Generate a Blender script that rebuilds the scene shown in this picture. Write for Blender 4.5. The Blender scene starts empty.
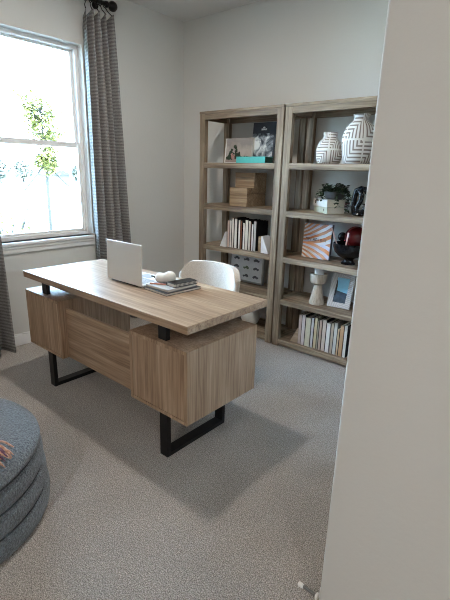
import bpy, bmesh, math, random
from mathutils import Vector, Matrix
random.seed(7)
S = bpy.context.scene
COL = S.collection
PI = math.pi

# ------------------------------------------------------------------ helpers
def link(o):
    COL.objects.link(o)
    return o

def thing(name, label, cat, loc=(0, 0, 0), rotz=0.0, group=None):
    o = bpy.data.objects.new(name, None)
    o.empty_display_size = 0.05
    link(o)
    o.location = loc
    o.rotation_euler = (0, 0, rotz)
    o['label'] = label
    o['category'] = cat
    if group:
        o['group'] = group
    return o

def tag(o, label, cat, group=None):
    o['label'] = label
    o['category'] = cat
    if group:
        o['group'] = group
    return o

def build(name, bm, mat, parent=None, smooth=False, loc=None, label=None, world=False, angle=None):
    """bm is local to parent (or to loc); world=True: bm is in world metres and is moved to the parent's frame"""
    if world and parent is not None:
        bmesh.ops.translate(bm, verts=bm.verts, vec=-Vector(parent.location))
    bmesh.ops.recalc_face_normals(bm, faces=bm.faces)
    me = bpy.data.meshes.new(name)
    bm.to_mesh(me)
    bm.free()
    o = bpy.data.objects.new(name, me)
    mats = mat if isinstance(mat, (list, tuple)) else [mat]
    for m in mats:
        me.materials.append(m)
    if smooth:
        for p in me.polygons:
            p.use_smooth = True
        if angle:
            me.set_sharp_from_angle(angle=math.radians(angle))
    link(o)
    if parent is not None:
        o.parent = parent
    if loc is not None:
        o.location = loc
    if label:
        o['label'] = label
    return o

def struct(name, bm, mat, **k):
    o = build(name, bm, mat, **k)
    if o.parent is None:
        o['kind'] = 'structure'
    return o

def BM():
    return bmesh.new()

def box(bm, x0, x1, y0, y1, z0, z1, bev=0.0, seg=2, M=None, mi=0):
    if x1 < x0: x0, x1 = x1, x0
    if y1 < y0: y0, y1 = y1, y0
    if z1 < z0: z0, z1 = z1, z0
    t = bmesh.new()
    v = [t.verts.new((x, y, z)) for x in (x0, x1) for y in (y0, y1) for z in (z0, z1)]
    for f in ((0, 1, 3, 2), (4, 6, 7, 5), (0, 4, 5, 1), (2, 3, 7, 6), (0, 2, 6, 4), (1, 5, 7, 3)):
        t.faces.new([v[i] for i in f])
    if bev > 0:
        bmesh.ops.bevel(t, geom=list(t.edges), offset=bev, segments=seg, affect='EDGES', profile=0.5)
    merge(bm, t, M, mi)
    return bm

def merge(bm, t, M=None, mi=0):
    bmesh.ops.recalc_face_normals(t, faces=t.faces)
    mp = {}
    for v in t.verts:
        mp[v] = bm.verts.new(M @ v.co if M is not None else v.co)
    for f in t.faces:
        try:
            nf = bm.faces.new([mp[v] for v in f.verts])
            nf.material_index = mi
            nf.smooth = f.smooth
        except ValueError:
            pass
    t.free()

def lathe(bm, prof, seg=32, c=(0, 0, 0), M=None, mi=0, uv=False):
    t = bmesh.new()
    rings = []
    for r, z in prof:
        if r < 1e-6:
            rings.append([t.verts.new((c[0], c[1], c[2] + z))])
        else:
            rings.append([t.verts.new((c[0] + r * math.cos(2 * PI * i / seg), c[1] + r * math.sin(2 * PI * i / seg), c[2] + z)) for i in range(seg)])
    for a, b in zip(rings, rings[1:]):
        for i in range(seg):
            j = (i + 1) % seg
            if len(a) == 1 and len(b) == 1:
                continue
            if len(a) == 1:
                t.faces.new((a[0], b[i], b[j]))
            elif len(b) == 1:
                t.faces.new((a[i], a[j], b[0]))
            else:
                t.faces.new((a[i], a[j], b[j], b[i]))
    for R in (rings[0], rings[-1]):
        if len(R) > 1:
            try: t.faces.new(R)
            except ValueError: pass
    merge(bm, t, M, mi)
    return bm

def tube(bm, pts, r, seg=10, mi=0, M=None, closed=False):
    pts = [Vector(p) for p in pts]
    n = len(pts)
    rr = r if isinstance(r, (list, tuple)) else [r] * n
    t = bmesh.new()
    rings = []
    prev = None
    for i, p in enumerate(pts):
        if closed:
            d = pts[(i + 1) % n] - pts[i - 1]
        else:
            d = pts[min(i + 1, n - 1)] - pts[max(i - 1, 0)]
        d.normalize()
        if prev is None:
            up = Vector((0, 0, 1)) if abs(d.z) < 0.9 else Vector((1, 0, 0))
            a = d.cross(up).normalized()
        else:
            a = (prev - d * prev.dot(d)).normalized()
        prev = a
        b = d.cross(a)
        rings.append([t.verts.new(p + (a * math.cos(2 * PI * k / seg) + b * math.sin(2 * PI * k / seg)) * rr[i]) for k in range(seg)])
    pairs = list(zip(rings, rings[1:]))
    if closed:
        pairs.append((rings[-1], rings[0]))
    for A, B in pairs:
        for k in range(seg):
            l = (k + 1) % seg
            t.faces.new((A[k], A[l], B[l], B[k]))
    if not closed:
        t.faces.new(rings[0]); t.faces.new(rings[-1])
    for f in t.faces:
        f.smooth = True
    merge(bm, t, M, mi)
    return bm

def poly(bm, pts, depth=(0, 0, 0), mi=0, M=None):
    """prism: polygon extruded along depth"""
    t = bmesh.new()
    d = Vector(depth)
    a = [t.verts.new(Vector(p)) for p in pts]
    if d.length > 0:
        b = [t.verts.new(Vector(p) + d) for p in pts]
        t.faces.new(a); t.faces.new(b)
        n = len(a)
        for i in range(n):
            t.faces.new((a[i], a[(i + 1) % n], b[(i + 1) % n], b[i]))
    else:
        t.faces.new(a)
    merge(bm, t, M, mi)
    return bm

def sphere(bm, c, r, sx=1, sy=1, sz=1, seg=20, mi=0):
    t = bmesh.new()
    bmesh.ops.create_uvsphere(t, u_segments=seg, v_segments=seg // 2 + 2, radius=r)
    for v in t.verts:
        v.co = Vector((v.co.x * sx + c[0], v.co.y * sy + c[1], v.co.z * sz + c[2]))
    merge(bm, t, None, mi)
    return bm

# ------------------------------------------------------------------ materials
class NT:
    def __init__(self, name):
        self.m = bpy.data.materials.new(name)
        self.m.use_nodes = True
        self.t = self.m.node_tree
        self.n = self.t.nodes
        self.b = self.n['Principled BSDF']
    def add(self, kind, **k):
        nd = self.n.new(kind)
        for a, v in k.items():
            setattr(nd, a, v)
        return nd
    def l(self, a, b):
        self.t.links.new(a, b)
    def math(self, op, a, b=None, c=None):
        nd = self.add('ShaderNodeMath', operation=op)
        for i, v in enumerate((a, b, c)):
            if v is None: continue
            if isinstance(v, (int, float)): nd.inputs[i].default_value = v
            else: self.l(v, nd.inputs[i])
        return nd.outputs[0]
    def ramp(self, fac, stops, interp='LINEAR'):
        nd = self.add('ShaderNodeValToRGB')
        nd.color_ramp.interpolation = interp
        e = nd.color_ramp.elements
        while len(e) < len(stops): e.new(0.5)
        for el, (p, c) in zip(e, stops):
            el.position = p; el.color = (*c, 1)
        self.l(fac, nd.inputs[0])
        return nd.outputs[0]
    def mix(self, fac, a, b, mode='MIX'):
        nd = self.add('ShaderNodeMix', data_type='RGBA', blend_type=mode)
        for s, v in ((nd.inputs[0], fac), (nd.inputs[6], a), (nd.inputs[7], b)):
            if isinstance(v, (int, float)): s.default_value = v
            elif isinstance(v, tuple): s.default_value = (*v, 1)
            else: self.l(v, s)
        return nd.outputs[2]
    def coord(self, kind='Object', scale=(1, 1, 1), loc=(0, 0, 0)):
        tc = self.add('ShaderNodeTexCoord'); mp = self.add('ShaderNodeMapping')
        mp.inputs['Scale'].default_value = scale
        mp.inputs['Location'].default_value = loc
        self.l(tc.outputs[kind], mp.inputs[0])
        return mp.outputs[0]
    def noise(self, co, scale, detail=4, rough=0.5, dist=0.0):
        nd = self.add('ShaderNodeTexNoise')
        nd.inputs['Scale'].default_value = scale
        nd.inputs['Detail'].default_value = detail
        nd.inputs['Roughness'].default_value = rough
        nd.inputs['Distortion'].default_value = dist
        self.l(co, nd.inputs['Vector'])
        return nd.outputs['Fac']
    def bump(self, h, strength=0.3, dist=0.01):
        nd = self.add('ShaderNodeBump')
        nd.inputs['Strength'].default_value = strength
        nd.inputs['Distance'].default_value = dist
        self.l(h, nd.inputs['Height'])
        self.l(nd.outputs[0], self.b.inputs['Normal'])
    def color(self, c):
        if isinstance(c, tuple): self.b.inputs['Base Color'].default_value = (*c, 1)
        else: self.l(c, self.b.inputs['Base Color'])
    def rough(self, r): self.b.inputs['Roughness'].default_value = r
    def spec(self, r): self.b.inputs['Specular IOR Level'].default_value = r

def plain(name, c, rough=0.5, spec=0.5, var=0.08, scale=25, metal=0.0, bump=0.0, coat=0.0):
    k = NT(name)
    n = k.noise(k.coord(), scale, 3)
    lo = tuple(max(0, x * (1 - var)) for x in c); hi = tuple(min(1, x * (1 + var)) for x in c)
    k.color(k.ramp(n, [(0.3, lo), (0.7, hi)]))
    k.rough(rough); k.spec(spec)
    k.b.inputs['Metallic'].default_value = metal
    k.b.inputs['Coat Weight'].default_value = coat
    if bump: k.bump(n, bump, 0.003)
    return k.m

def wood(name, axis, dark, mid, light, rough=0.42, spec=0.4, cross=9.0, contrast=1.0):
    k = NT(name)
    s = [cross] * 3; s['xyz'.index(axis)] = 0.55
    s2 = [95.0] * 3; s2['xyz'.index(axis)] = 3.0
    a = k.noise(k.coord(scale=tuple(s)), 1.6, 5, 0.55, 0.9)
    b = k.noise(k.coord(scale=tuple(s2)), 1.0, 3, 0.6)
    s3 = [24.0] * 3; s3['xyz'.index(axis)] = 1.3
    c = k.noise(k.coord(scale=tuple(s3), loc=(3, 5, 2)), 1.3, 4, 0.6, 1.6)
    f = k.math('ADD', k.math('MULTIPLY', a, 0.5), k.math('MULTIPLY', c, 0.5))
    base = k.ramp(f, [(0.5 - 0.17 / contrast, dark), (0.5, mid), (0.5 + 0.15 / contrast, light)])
    fine = k.ramp(b, [(0.36, (0.66, 0.63, 0.6)), (0.56, (1, 1, 1))])
    k.color(k.mix(0.75, base, fine, 'MULTIPLY'))
    k.rough(rough); k.spec(spec)
    k.bump(b, 0.12, 0.002)
    return k.m

DK = dict(dark=(0.215, 0.132, 0.080), mid=(0.375, 0.253, 0.165), light=(0.50, 0.365, 0.255))
desk_x = wood('desk_oak_lengthwise', 'x', **DK, rough=0.33)
desk_z = wood('desk_oak_upright', 'z', **DK, rough=0.45)
desk_y = wood('desk_oak_crosswise', 'y', **DK, rough=0.45)
BK = dict(dark=(0.130, 0.091, 0.058), mid=(0.235, 0.175, 0.117), light=(0.40, 0.318, 0.23))
case_x = wood('bookcase_oak_lengthwise', 'x', **BK, rough=0.55, contrast=1.4)
case_z = wood('bookcase_oak_upright', 'z', **BK, rough=0.55, contrast=1.4)
case_y = wood('bookcase_oak_crosswise', 'y', **BK, rough=0.55, contrast=1.4)
box_wood = wood('box_wood', 'x', (0.20, 0.125, 0.07), (0.32, 0.215, 0.125), (0.45, 0.33, 0.21), rough=0.6, cross=14)
wedge_wood = wood('wedge_wood', 'x', (0.28, 0.19, 0.12), (0.42, 0.31, 0.21), (0.52, 0.4, 0.3), rough=0.6)
pale_wood = wood('whitewashed_wood', 'z', (0.42, 0.35, 0.275), (0.56, 0.485, 0.395), (0.66, 0.60, 0.515), rough=0.7, cross=16)

def wall_mat(name, c):
    k = NT(name)
    n = k.noise(k.coord(), 55, 4, 0.6)
    k.color(k.ramp(k.noise(k.coord(), 1.5, 2), [(0.3, tuple(x * 0.985 for x in c)), (0.7, c)]))
    k.rough(0.75); k.spec(0.25)
    k.bump(n, 0.22, 0.004)
    return k.m
wall_paint = wall_mat('wall_paint', (0.66, 0.655, 0.635))
ceil_paint = wall_mat('ceiling_paint', (0.72, 0.72, 0.71))
trim_white = plain('trim_white', (0.80, 0.80, 0.80), 0.35, var=0.015)
vinyl = plain('window_vinyl', (0.82, 0.82, 0.82), 0.4, var=0.015)

def carpet_mat():
    k = NT('carpet')
    co = k.coord()
    f1 = k.noise(co, 215, 3, 0.8)
    f2 = k.noise(co, 2.2, 4, 0.55, 0.6)
    f3 = k.noise(co, 70, 3, 0.6)
    c = k.ramp(f1, [(0.36, (0.125, 0.108, 0.095)), (0.5, (0.375, 0.335, 0.302)), (0.64, (0.74, 0.69, 0.645))])
    c2 = k.ramp(f2, [(0.3, (0.86, 0.86, 0.86)), (0.7, (1.06, 1.05, 1.04))])
    c3 = k.ramp(f3, [(0.3, (0.82, 0.82, 0.82)), (0.7, (1.1, 1.1, 1.1))])
    k.color(k.mix(1.0, k.mix(1.0, c, c2, 'MULTIPLY'), c3, 'MULTIPLY'))
    k.rough(0.95); k.spec(0.1)
    k.b.inputs['Sheen Weight'].default_value = 0.25
    k.bump(k.math('ADD', f1, f3), 0.8, 0.008)
    return k.m
carpet = carpet_mat()

def fabric(name, c1, c2, scale, bump=0.6, dist=0.006, sheen=0.3):
    k = NT(name)
    co = k.coord()
    v = k.noise(co, scale, 3, 0.65)
    k.color(k.ramp(v, [(0.34, c1), (0.66, c2)]))
    k.rough(0.9); k.spec(0.15)
    k.b.inputs['Sheen Weight'].default_value = sheen
    k.bump(v, bump, dist)
    return k.m
boucle_blue = fabric('boucle_blue_grey', (0.075, 0.092, 0.106), (0.22, 0.25, 0.28), 130, 0.9, 0.012, 0.35)
boucle_seam = fabric('boucle_seam', (0.025, 0.032, 0.04), (0.06, 0.07, 0.08), 150, 0.6, 0.006, 0.1)
boucle_cream = fabric('boucle_cream', (0.50, 0.43, 0.36), (0.63, 0.56, 0.485), 150, 0.35, 0.004)
throw_mat = fabric('throw_yarn', (0.42, 0.20, 0.13), (0.70, 0.45, 0.34), 90, 0.6)
throw_plum = fabric('throw_yarn_plum', (0.10, 0.05, 0.09), (0.22, 0.12, 0.17), 90, 0.6)

def curtain_mat():
    k = NT('curtain_cloth')
    co = k.coord()
    sx = k.add('ShaderNodeSeparateXYZ'); k.l(co, sx.inputs[0])
    n = k.noise(co, 14, 2)
    z = k.math('ADD', k.math('MULTIPLY', sx.outputs[2], 2 * PI / 0.026), k.math('MULTIPLY', n, 0.8))
    w = k.math('SINE', z)
    f = k.noise(k.coord(scale=(1, 1, 4)), 60, 3, 0.6)
    w2 = k.math('ADD', k.math('MULTIPLY', w, 0.17), f)
    k.color(k.ramp(w2, [(0.2, (0.118, 0.115, 0.114)), (0.5, (0.215, 0.209, 0.205)), (0.85, (0.335, 0.326, 0.32))]))
    k.rough(0.85); k.spec(0.2)
    k.bump(w2, 0.25, 0.003)
    return k.m
curtain_cloth = curtain_mat()

def glass_mat():
    k = NT('window_glass')
    out = k.n['Material Output']
    k.n.remove(k.b)
    tr = k.add('ShaderNodeBsdfTransparent'); tr.inputs[0].default_value = (0.96, 0.98, 0.98, 1)
    gl = k.add('ShaderNodeBsdfGlossy'); gl.inputs['Roughness'].default_value = 0.02
    fr = k.add('ShaderNodeFresnel'); fr.inputs[0].default_value = 1.45
    mx = k.add('ShaderNodeMixShader')
    k.l(fr.outputs[0], mx.inputs[0]); k.l(tr.outputs[0], mx.inputs[1]); k.l(gl.outputs[0], mx.inputs[2])
    k.l(mx.outputs[0], out.inputs[0])
    return k.m
glass = glass_mat()

black_metal = plain('black_metal', (0.007, 0.007, 0.008), 0.45, 0.3, var=0.1)
black_gloss = plain('black_gloss', (0.006, 0.0065, 0.008), 0.26, 0.25, var=0.1)
red_gloss = plain('red_gloss', (0.065, 0.006, 0.006), 0.12, 0.4, var=0.25, scale=9)
navy = plain('navy_cover', (0.030, 0.036, 0.050), 0.45)
teal = plain('teal_cloth', (0.085, 0.50, 0.47), 0.6, var=0.06)
teal_shaded = plain('shaded_teal_cloth', (0.02, 0.10, 0.085), 0.6)  # teal darkened for the flat book's shaded side
laptop_white = plain('laptop_shell', (0.62, 0.585, 0.53), 0.4, var=0.01)
laptop_deck = plain('laptop_deck', (0.74, 0.76, 0.78), 0.35, var=0.01)
key_white = plain('laptop_keys', (0.42, 0.43, 0.45), 0.5, var=0.02)
dark_plastic = plain('dark_plastic', (0.03, 0.03, 0.033), 0.4)
screen_dark = plain('laptop_screen', (0.012, 0.013, 0.016), 0.12)
paper = plain('page_edges', (0.70, 0.66, 0.58), 0.85, var=0.06, scale=160)
ceramic = plain('white_ceramic', (0.72, 0.71, 0.68), 0.5, var=0.04, scale=40)
coral = plain('coral_paint', (0.62, 0.25, 0.17), 0.5)
grey_cover = plain('grey_cover', (0.36, 0.35, 0.34), 0.6)
marble = plain('white_marble', (0.76, 0.76, 0.78), 0.3, var=0.09, scale=18)
pot_grey = plain('pot_charcoal', (0.075, 0.08, 0.085), 0.6)
soil = plain('soil', (0.03, 0.022, 0.016), 0.9)
leaf_dark = plain('leaf_dark_green', (0.018, 0.036, 0.016), 0.45, var=0.5, scale=60)
leaf_plum = plain('leaf_plum', (0.07, 0.018, 0.025), 0.5, var=0.4, scale=60)
frame_silver = plain('frame_silver', (0.40, 0.43, 0.45), 0.35, metal=0.4)
art_paper = plain('art_paper', (0.74, 0.79, 0.85), 0.6, var=0.02)
car_ink = plain('car_ink', (0.11, 0.13, 0.165), 0.6)
car_ink_green = plain('car_ink_green', (0.16, 0.22, 0.17), 0.6)
wax = plain('candle_wax', (0.80, 0.82, 0.84), 0.5, var=0.02)
ink = plain('black_ink', (0.06, 0.035, 0.03), 0.6)
emblem_white = plain('emblem_white', (0.75, 0.76, 0.74), 0.5)
glint_pink = plain('pink_glint', (0.62, 0.42, 0.36), 0.5)  # colour of the modelled reflections on the black bowl
chrome_spring = plain('spring_steel', (0.32, 0.31, 0.30), 0.3, metal=0.9)
rubber_white = plain('rubber_white', (0.85, 0.84, 0.82), 0.5)

def emit(name, c, s):
    k = NT(name)
    k.b.inputs['Emission Color'].default_value = (*c, 1)
    k.b.inputs['Emission Strength'].default_value = s
    k.color(c)
    return k.m

# ------------------------------------------------------------------ camera (solved from the photograph)
CAMP = dict(cx=1.2515, cy=-1.2365, cz=1.406, yaw=0.7004, pitch=0.2871, roll=0.0274, f=430.7)
cyw, syw = math.cos(CAMP['yaw']), math.sin(CAMP['yaw'])
fw = Vector((-syw * math.cos(CAMP['pitch']), cyw * math.cos(CAMP['pitch']), -math.sin(CAMP['pitch'])))
rt = Vector((cyw, syw, 0)); up = rt.cross(fw)
cr, sr = math.cos(CAMP['roll']), math.sin(CAMP['roll'])
r2 = cr * rt + sr * up; u2 = -sr * rt + cr * up
cam = bpy.data.cameras.new('camera')
co = link(bpy.data.objects.new('camera', cam))
Mx = Matrix((r2, u2, -fw)).transposed().to_4x4()
Mx.translation = Vector((CAMP['cx'], CAMP['cy'], CAMP['cz']))
co.matrix_world = Mx
cam.sensor_fit = 'VERTICAL'; cam.sensor_height = 24.0
cam.lens = CAMP['f'] / 600 * 24.0
cam.clip_start = 0.02; cam.clip_end = 500
S.camera = co

# ------------------------------------------------------------------ room shell
WX, WY, H = -2.154, 2.074, 2.787           # window wall, bookcase wall, ceiling
RX, EY = 0.812, -0.200                     # right wall, face of the wall beside the camera
HX, HY = 3.3, -3.4                         # far ends of the hall behind the camera
OY0, OY1, OZ0, OZ1 = -0.25, 0.945, 0.845, 2.355   # window opening
T = 0.16
struct('floor', box(BM(), WX - T, HX + T, HY - T, WY + T, -0.12, 0.0), carpet)
struct('ceiling', box(BM(), WX - T, HX + T, HY - T, WY + T, H, H + 0.15), ceil_paint)
b = BM()                                    # window wall with its opening
box(b, WX - T, WX, HY, OY0, 0, H); box(b, WX - T, WX, OY1, WY, 0, H)
box(b, WX - T, WX, OY0, OY1, 0, OZ0); box(b, WX - T, WX, OY0, OY1, OZ1, H)
struct('wall_left', b, wall_paint)
struct('wall_back', box(BM(), WX - T, HX + T, WY, WY + T, 0, H), wall_paint)
b = BM()
t = bmesh.new()
bv = [t.verts.new((x, y, z)) for z in (0, H) for (x, y) in ((RX, EY), (RX + 0.13, EY), (RX + 0.13, WY), (RX, WY))]
for f in ((0, 1, 2, 3), (4, 7, 6, 5), (0, 4, 5, 1), (1, 5, 6, 2), (2, 6, 7, 3), (3, 7, 4, 0)):
    t.faces.new([bv[i] for i in f])
t.edges.ensure_lookup_table()
ce = [e for e in t.edges if abs(e.verts[0].co.x - RX) < 1e-5 and abs(e.verts[1].co.x - RX) < 1e-5 and abs(e.verts[0].co.y - EY) < 1e-5 and abs(e.verts[1].co.y - EY) < 1e-5]
bmesh.ops.bevel(t, geom=ce, offset=0.009, segments=5, affect='EDGES', profile=0.5)
merge(b, t)
struct('wall_right', b, wall_paint, smooth=True, angle=40)
struct('wall_near', box(BM(), RX + 0.13, HX, EY, EY + 0.13, 0, H), wall_paint)
struct('wall_front', box(BM(), WX - T, HX + T, HY - T, HY, 0, H), wall_paint)
struct('wall_hall', box(BM(), HX, HX + T, HY, EY + 0.13, 0, H), wall_paint)

def base(name, x0, x1, y0, y1):
    bb = BM(); box(bb, x0, x1, y0, y1, 0, 0.088, 0.002)
    dx, dy = (x1 - x0), (y1 - y0)
    if abs(dx) < abs(dy): box(bb, x0 if x0 < 0 else x0 + dx * .3, x0 + dx * .6 if x0 < 0 else x1, y0, y1, 0.088, 0.10, 0.002)
    else: box(bb, x0, x1, y0 + dy * .35, y1, 0.088, 0.10, 0.002)
    struct(name, bb, trim_white)
base('baseboard_left', WX, WX + 0.014, HY, WY)
base('baseboard_back', WX + 0.014, RX, WY - 0.014, WY)
base('baseboard_right', RX - 0.013, RX, EY + 0.03, WY - 0.014)

# window: frame, two sashes (with glass), stool and apron
FX0, FX1 = WX - 0.15, WX - 0.070
b = BM()
fwid = 0.028
box(b, FX0, FX1, OY0, OY0 + fwid, OZ0, OZ1, 0.003); box(b, FX0, FX1, OY1 - fwid, OY1, OZ0, OZ1, 0.003)
box(b, FX0, FX1, OY0 + fwid, OY1 - fwid, OZ1 - fwid, OZ1, 0.003); box(b, FX0, FX1, OY0 + fwid, OY1 - fwid, OZ0, OZ0 + 0.03, 0.003)
win = struct('window_1', b, vinyl)
MZ = 1.597
def sash(name, x0, x1, z0, z1, st, top, bot):
    bb = BM()
    a0, a1 = OY0 + fwid - 0.004, OY1 - fwid + 0.004
    box(bb, x0, x1, a0, a0 + st, z0, z1, 0.003); box(bb, x0, x1, a1 - st, a1, z0, z1, 0.003)
    box(bb, x0, x1, a0 + st, a1 - st, z1 - top, z1, 0.003); box(bb, x0, x1, a0 + st, a1 - st, z0, z0 + bot, 0.003)
    s = build(name, bb, vinyl, win)
    g = BM(); xm = (x0 + x1) / 2
    box(g, xm - 0.002, xm + 0.002, a0 + st - 0.003, a1 - st + 0.003, z0 + bot - 0.003, z1 - top + 0.003)
    build('glass_pane', g, glass, s)
    return s
sash('lower_sash', WX - 0.112, WX - 0.080, OZ0 + 0.022, MZ + 0.022, 0.024, 0.040, 0.030)
sash('upper_sash', WX - 0.146, WX - 0.115, MZ - 0.022, OZ1 - 0.022, 0.024, 0.022, 0.040)
b = BM()
box(b, WX - 0.075, WX + 0.035, OY0 - 0.03, OY1 + 0.025, OZ0 - 0.026, OZ0, 0.006, 3)
struct('trim_1', b, trim_white)
b = BM()
box(b, WX, WX + 0.016, OY0 - 0.01, OY1 + 0.005, OZ0 - 0.085, OZ0 - 0.026, 0.003)
box(b, WX, WX + 0.024, OY0 - 0.01, OY1 + 0.005, OZ0 - 0.052, OZ0 - 0.026, 0.006, 3)
struct('trim_2', b, trim_white)

# door stop on the baseboard at the wall end
ds = thing('door_stop', 'spring door stop with white rubber tip at the bottom of the near wall corner', 'door stop', (RX - 0.013, -0.176, 0.055))
b = BM(); pts = []
for i in range(91):
    a = i / 90
    pts.append((-0.008 - 0.052 * a, 0.0055 * math.cos(a * 2 * PI * 13), 0.0055 * math.sin(a * 2 * PI * 13)))
tube(b, pts, 0.0014, 5)
tube(b, [(0, 0, 0), (-0.06, 0, 0)], 0.003, 6)
build('spring', b, chrome_spring, ds)
b = BM(); tube(b, [(-0.056, 0, 0), (-0.062, 0, 0), (-0.072, 0, 0), (-0.075, 0, 0)], [0.007, 0.0085, 0.0085, 0.006], 12); build('rubber_tip', b, rubber_white, ds, smooth=True)
b = BM(); tube(b, [(0.0005, 0, 0), (-0.006, 0, 0), (-0.009, 0, 0)], [0.012, 0.012, 0.007], 14); build('base_plate', b, rubber_white, ds)

# ------------------------------------------------------------------ curtains and rod
RODX, RODZ = WX + 0.095, 2.665
rod = thing('curtain_rod', 'black metal curtain rod with round finial above the window', 'curtain rod', (RODX, 0.35, RODZ))
b = BM(); tube(b, [(0, -0.93, 0), (0, 0.80, 0)], 0.016, 16); build('pole', b, black_metal, rod, smooth=True)
for s, y in ((-1, -0.93), (1, 0.80)):
    b = BM(); lathe(b, [(0, -0.03), (0.02, -0.03), (0.024, -0.015), (0.014, -0.004), (0.02, 0.004), (0.034, 0.02), (0.038, 0.038), (0.034, 0.056), (0.02, 0.07), (0, 0.076)], 20,
                    M=Matrix.Translation((0, y, 0)) @ Matrix.Rotation(-s * PI / 2, 4, 'X'))
    build('finial', b, black_metal, rod, smooth=True)
for y in (-0.86, 0.735):
    b = BM(); tube(b, [(0, y, 0), (-0.093, y, -0.0)], 0.008, 10); lathe(b, [(0.0, 0), (0.028, 0.0), (0.028, 0.008), (0.0, 0.008)], 18, M=Matrix.Translation((-0.095, y, 0)) @ Matrix.Rotation(PI / 2, 4, 'Y'))
    build('bracket', b, black_metal, rod, smooth=True, angle=40)

def curtain(label, y0t, y1t, y0b, y1b, seed):
    rnd = random.Random(seed)
    root = thing('curtain', label, 'curtain', (RODX, (y0b + y1b) / 2, 0.012), 0, 'grey striped curtains at the window')
    nf = 4
    nu, nv = nf * 14, 36
    ztop = 2.560
    t = bmesh.new(); grid = []
    ph = [rnd.uniform(-0.5, 0.5) for _ in range(nf + 1)]
    for j in range(nv + 1):
        v = j / nv
        row = []
        for i in range(nu + 1):
            u = i / nu
            k = min(nf - 1, int(u * nf))
            spread = 1 - (1 - v) ** 1.3
            y0 = y0t + (y0b - y0t) * (v ** 0.9); y1 = y1t + (y1b - y1t) * (v ** 0.9)
            wob = 0.012 * math.sin(3.1 * v + ph[k] * 5 + u * 4) * v
            y = y0 + (y1 - y0) * (u + 0.02 * math.sin(2 * PI * u * 2 + v * 3)) + wob
            amp = 0.054 + 0.012 * v + 0.01 * math.sin(u * 9 + ph[0] * 6)
            x = amp * math.cos(2 * PI * nf * u + ph[k] * 0.3 + 0.6 * math.sin(v * 2.5 + u * 3))
            peak = 0.5 + 0.5 * math.cos(2 * PI * nf * u)
            top = ztop + 0.055 * (1 - v) ** 8 * (peak - 0.5)
            z = top * (1 - v) + 0.0 * v
            row.append(t.verts.new((RODX + x, y, max(0.012, z))))
        grid.append(row)
    for j in range(nv):
        for i in range(nu):
            t.faces.new((grid[j][i], grid[j][i + 1], grid[j + 1][i + 1], grid[j + 1][i]))
    o = build('cloth', t, curtain_cloth, root, smooth=True, world=True)
    m = o.modifiers.new('s', 'SOLIDIFY'); m.thickness = 0.003
    for k in range(nf + 1):
        u = min(1, max(0.0, k / nf)); y = y0t + (y1t - y0t) * u
        yr = y0t + (y1t - y0t) * (0.15 + 0.7 * u)
        bb = BM(); tube(bb, [(RODX + 0.021 * math.cos(a * PI / 8), yr, RODZ + 0.021 * math.sin(a * PI / 8) - 0.004) for a in range(16)], 0.003, 6, closed=True)
        tube(bb, [(RODX, yr, RODZ - 0.024), (RODX + 0.01, (y + yr) / 2, 2.61), (RODX + 0.046, y, 2.575)], 0.0035, 6)
        build('ring', bb, black_metal, root, smooth=True, world=True)
    return root
curtain('grey striped curtain hanging to the right of the window', 0.905, 1.150, 0.895, 1.265, 3)
curtain('grey striped curtain at the left edge of the window', -0.52, 0.03, -0.52, 0.085, 9)

# ------------------------------------------------------------------ desk
DL, DD, DH, DT = 1.513, 0.602, 0.762, 0.039
PW, PZ0, PZ1, PD = 0.415, 0.268, 0.640, 0.520
desk = thing('desk', 'light oak desk with floating top and black sled legs on the carpet', 'desk', (-DL / 2, DD / 2, 0))
build('desktop', box(BM(), -DL, 0, 0, DD, DH - DT, DH, 0.0015), desk_x, desk, world=True)
th = 0.018
for x0 in (-DL + 0.002, -PW - 0.002):
    x1 = x0 + PW
    b = BM()
    box(b, x0, x1, 0, PD, PZ1 - th, PZ1, 0.001); box(b, x0, x1, 0, PD, PZ0, PZ0 + th, 0.001)
    box(b, x0, x0 + th, 0.0005, PD, PZ0 + th, PZ1 - th, 0.0007); box(b, x1 - th, x1, 0.0005, PD, PZ0 + th, PZ1 - th, 0.0007)
    ped = build('pedestal', b, desk_z, desk, world=True)
    b = BM(); box(b, x0 + th + .0005, x1 - th - .0005, 0.003, 0.02, PZ0 + th + .0005, PZ1 - th - .0005, 0.001)
    build('outer_panel', b, desk_z, ped, world=False).location = -Vector(desk.location)
    zm = (PZ0 + PZ1) / 2
    for (za, zb) in ((PZ0 + th + .002, zm - .0015), (zm + .0015, PZ1 - th - .002)):
        b = BM(); box(b, x0 + th + .002, x1 - th - .002, PD - 0.018, PD - 0.001, za, zb, 0.001)
        box(b, (x0 + x1) / 2 - 0.05, (x0 + x1) / 2 + 0.05, PD - 0.001, PD + 0.012, zb - 0.03, zb - 0.022, 0.002)
        build('drawer', b, desk_x, ped).location = -Vector(desk.location)
build('modesty_panel', box(BM(), -DL + PW + 0.003, -PW - 0.003, 0.045, 0.063, 0.267, 0.590, 0.001), desk_x, desk, world=True)
for xc in (-0.197, -DL + 0.205):
    b = BM(); w = 0.028; y0, y1 = 0.028, 0.475
    box(b, xc - w, xc + w, y0, y0 + 0.025, 0, PZ0 - 0.0005, 0.0015); box(b, xc - w, xc + w, y1 - 0.025, y1, 0, PZ0 - 0.0005, 0.0015)
    box(b, xc - w, xc + w, y0 + 0.02, y1 - 0.02, 0, 0.025, 0.0015)
    build('leg', b, black_metal, desk, world=True)
    for yy in (y0, y1 - 0.025):
        build('top_support', box(BM(), xc - w, xc + w, yy, yy + 0.025, PZ1 + 0.0005, DH - DT - 0.0005, 0.0015), black_metal, desk, world=True)

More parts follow.
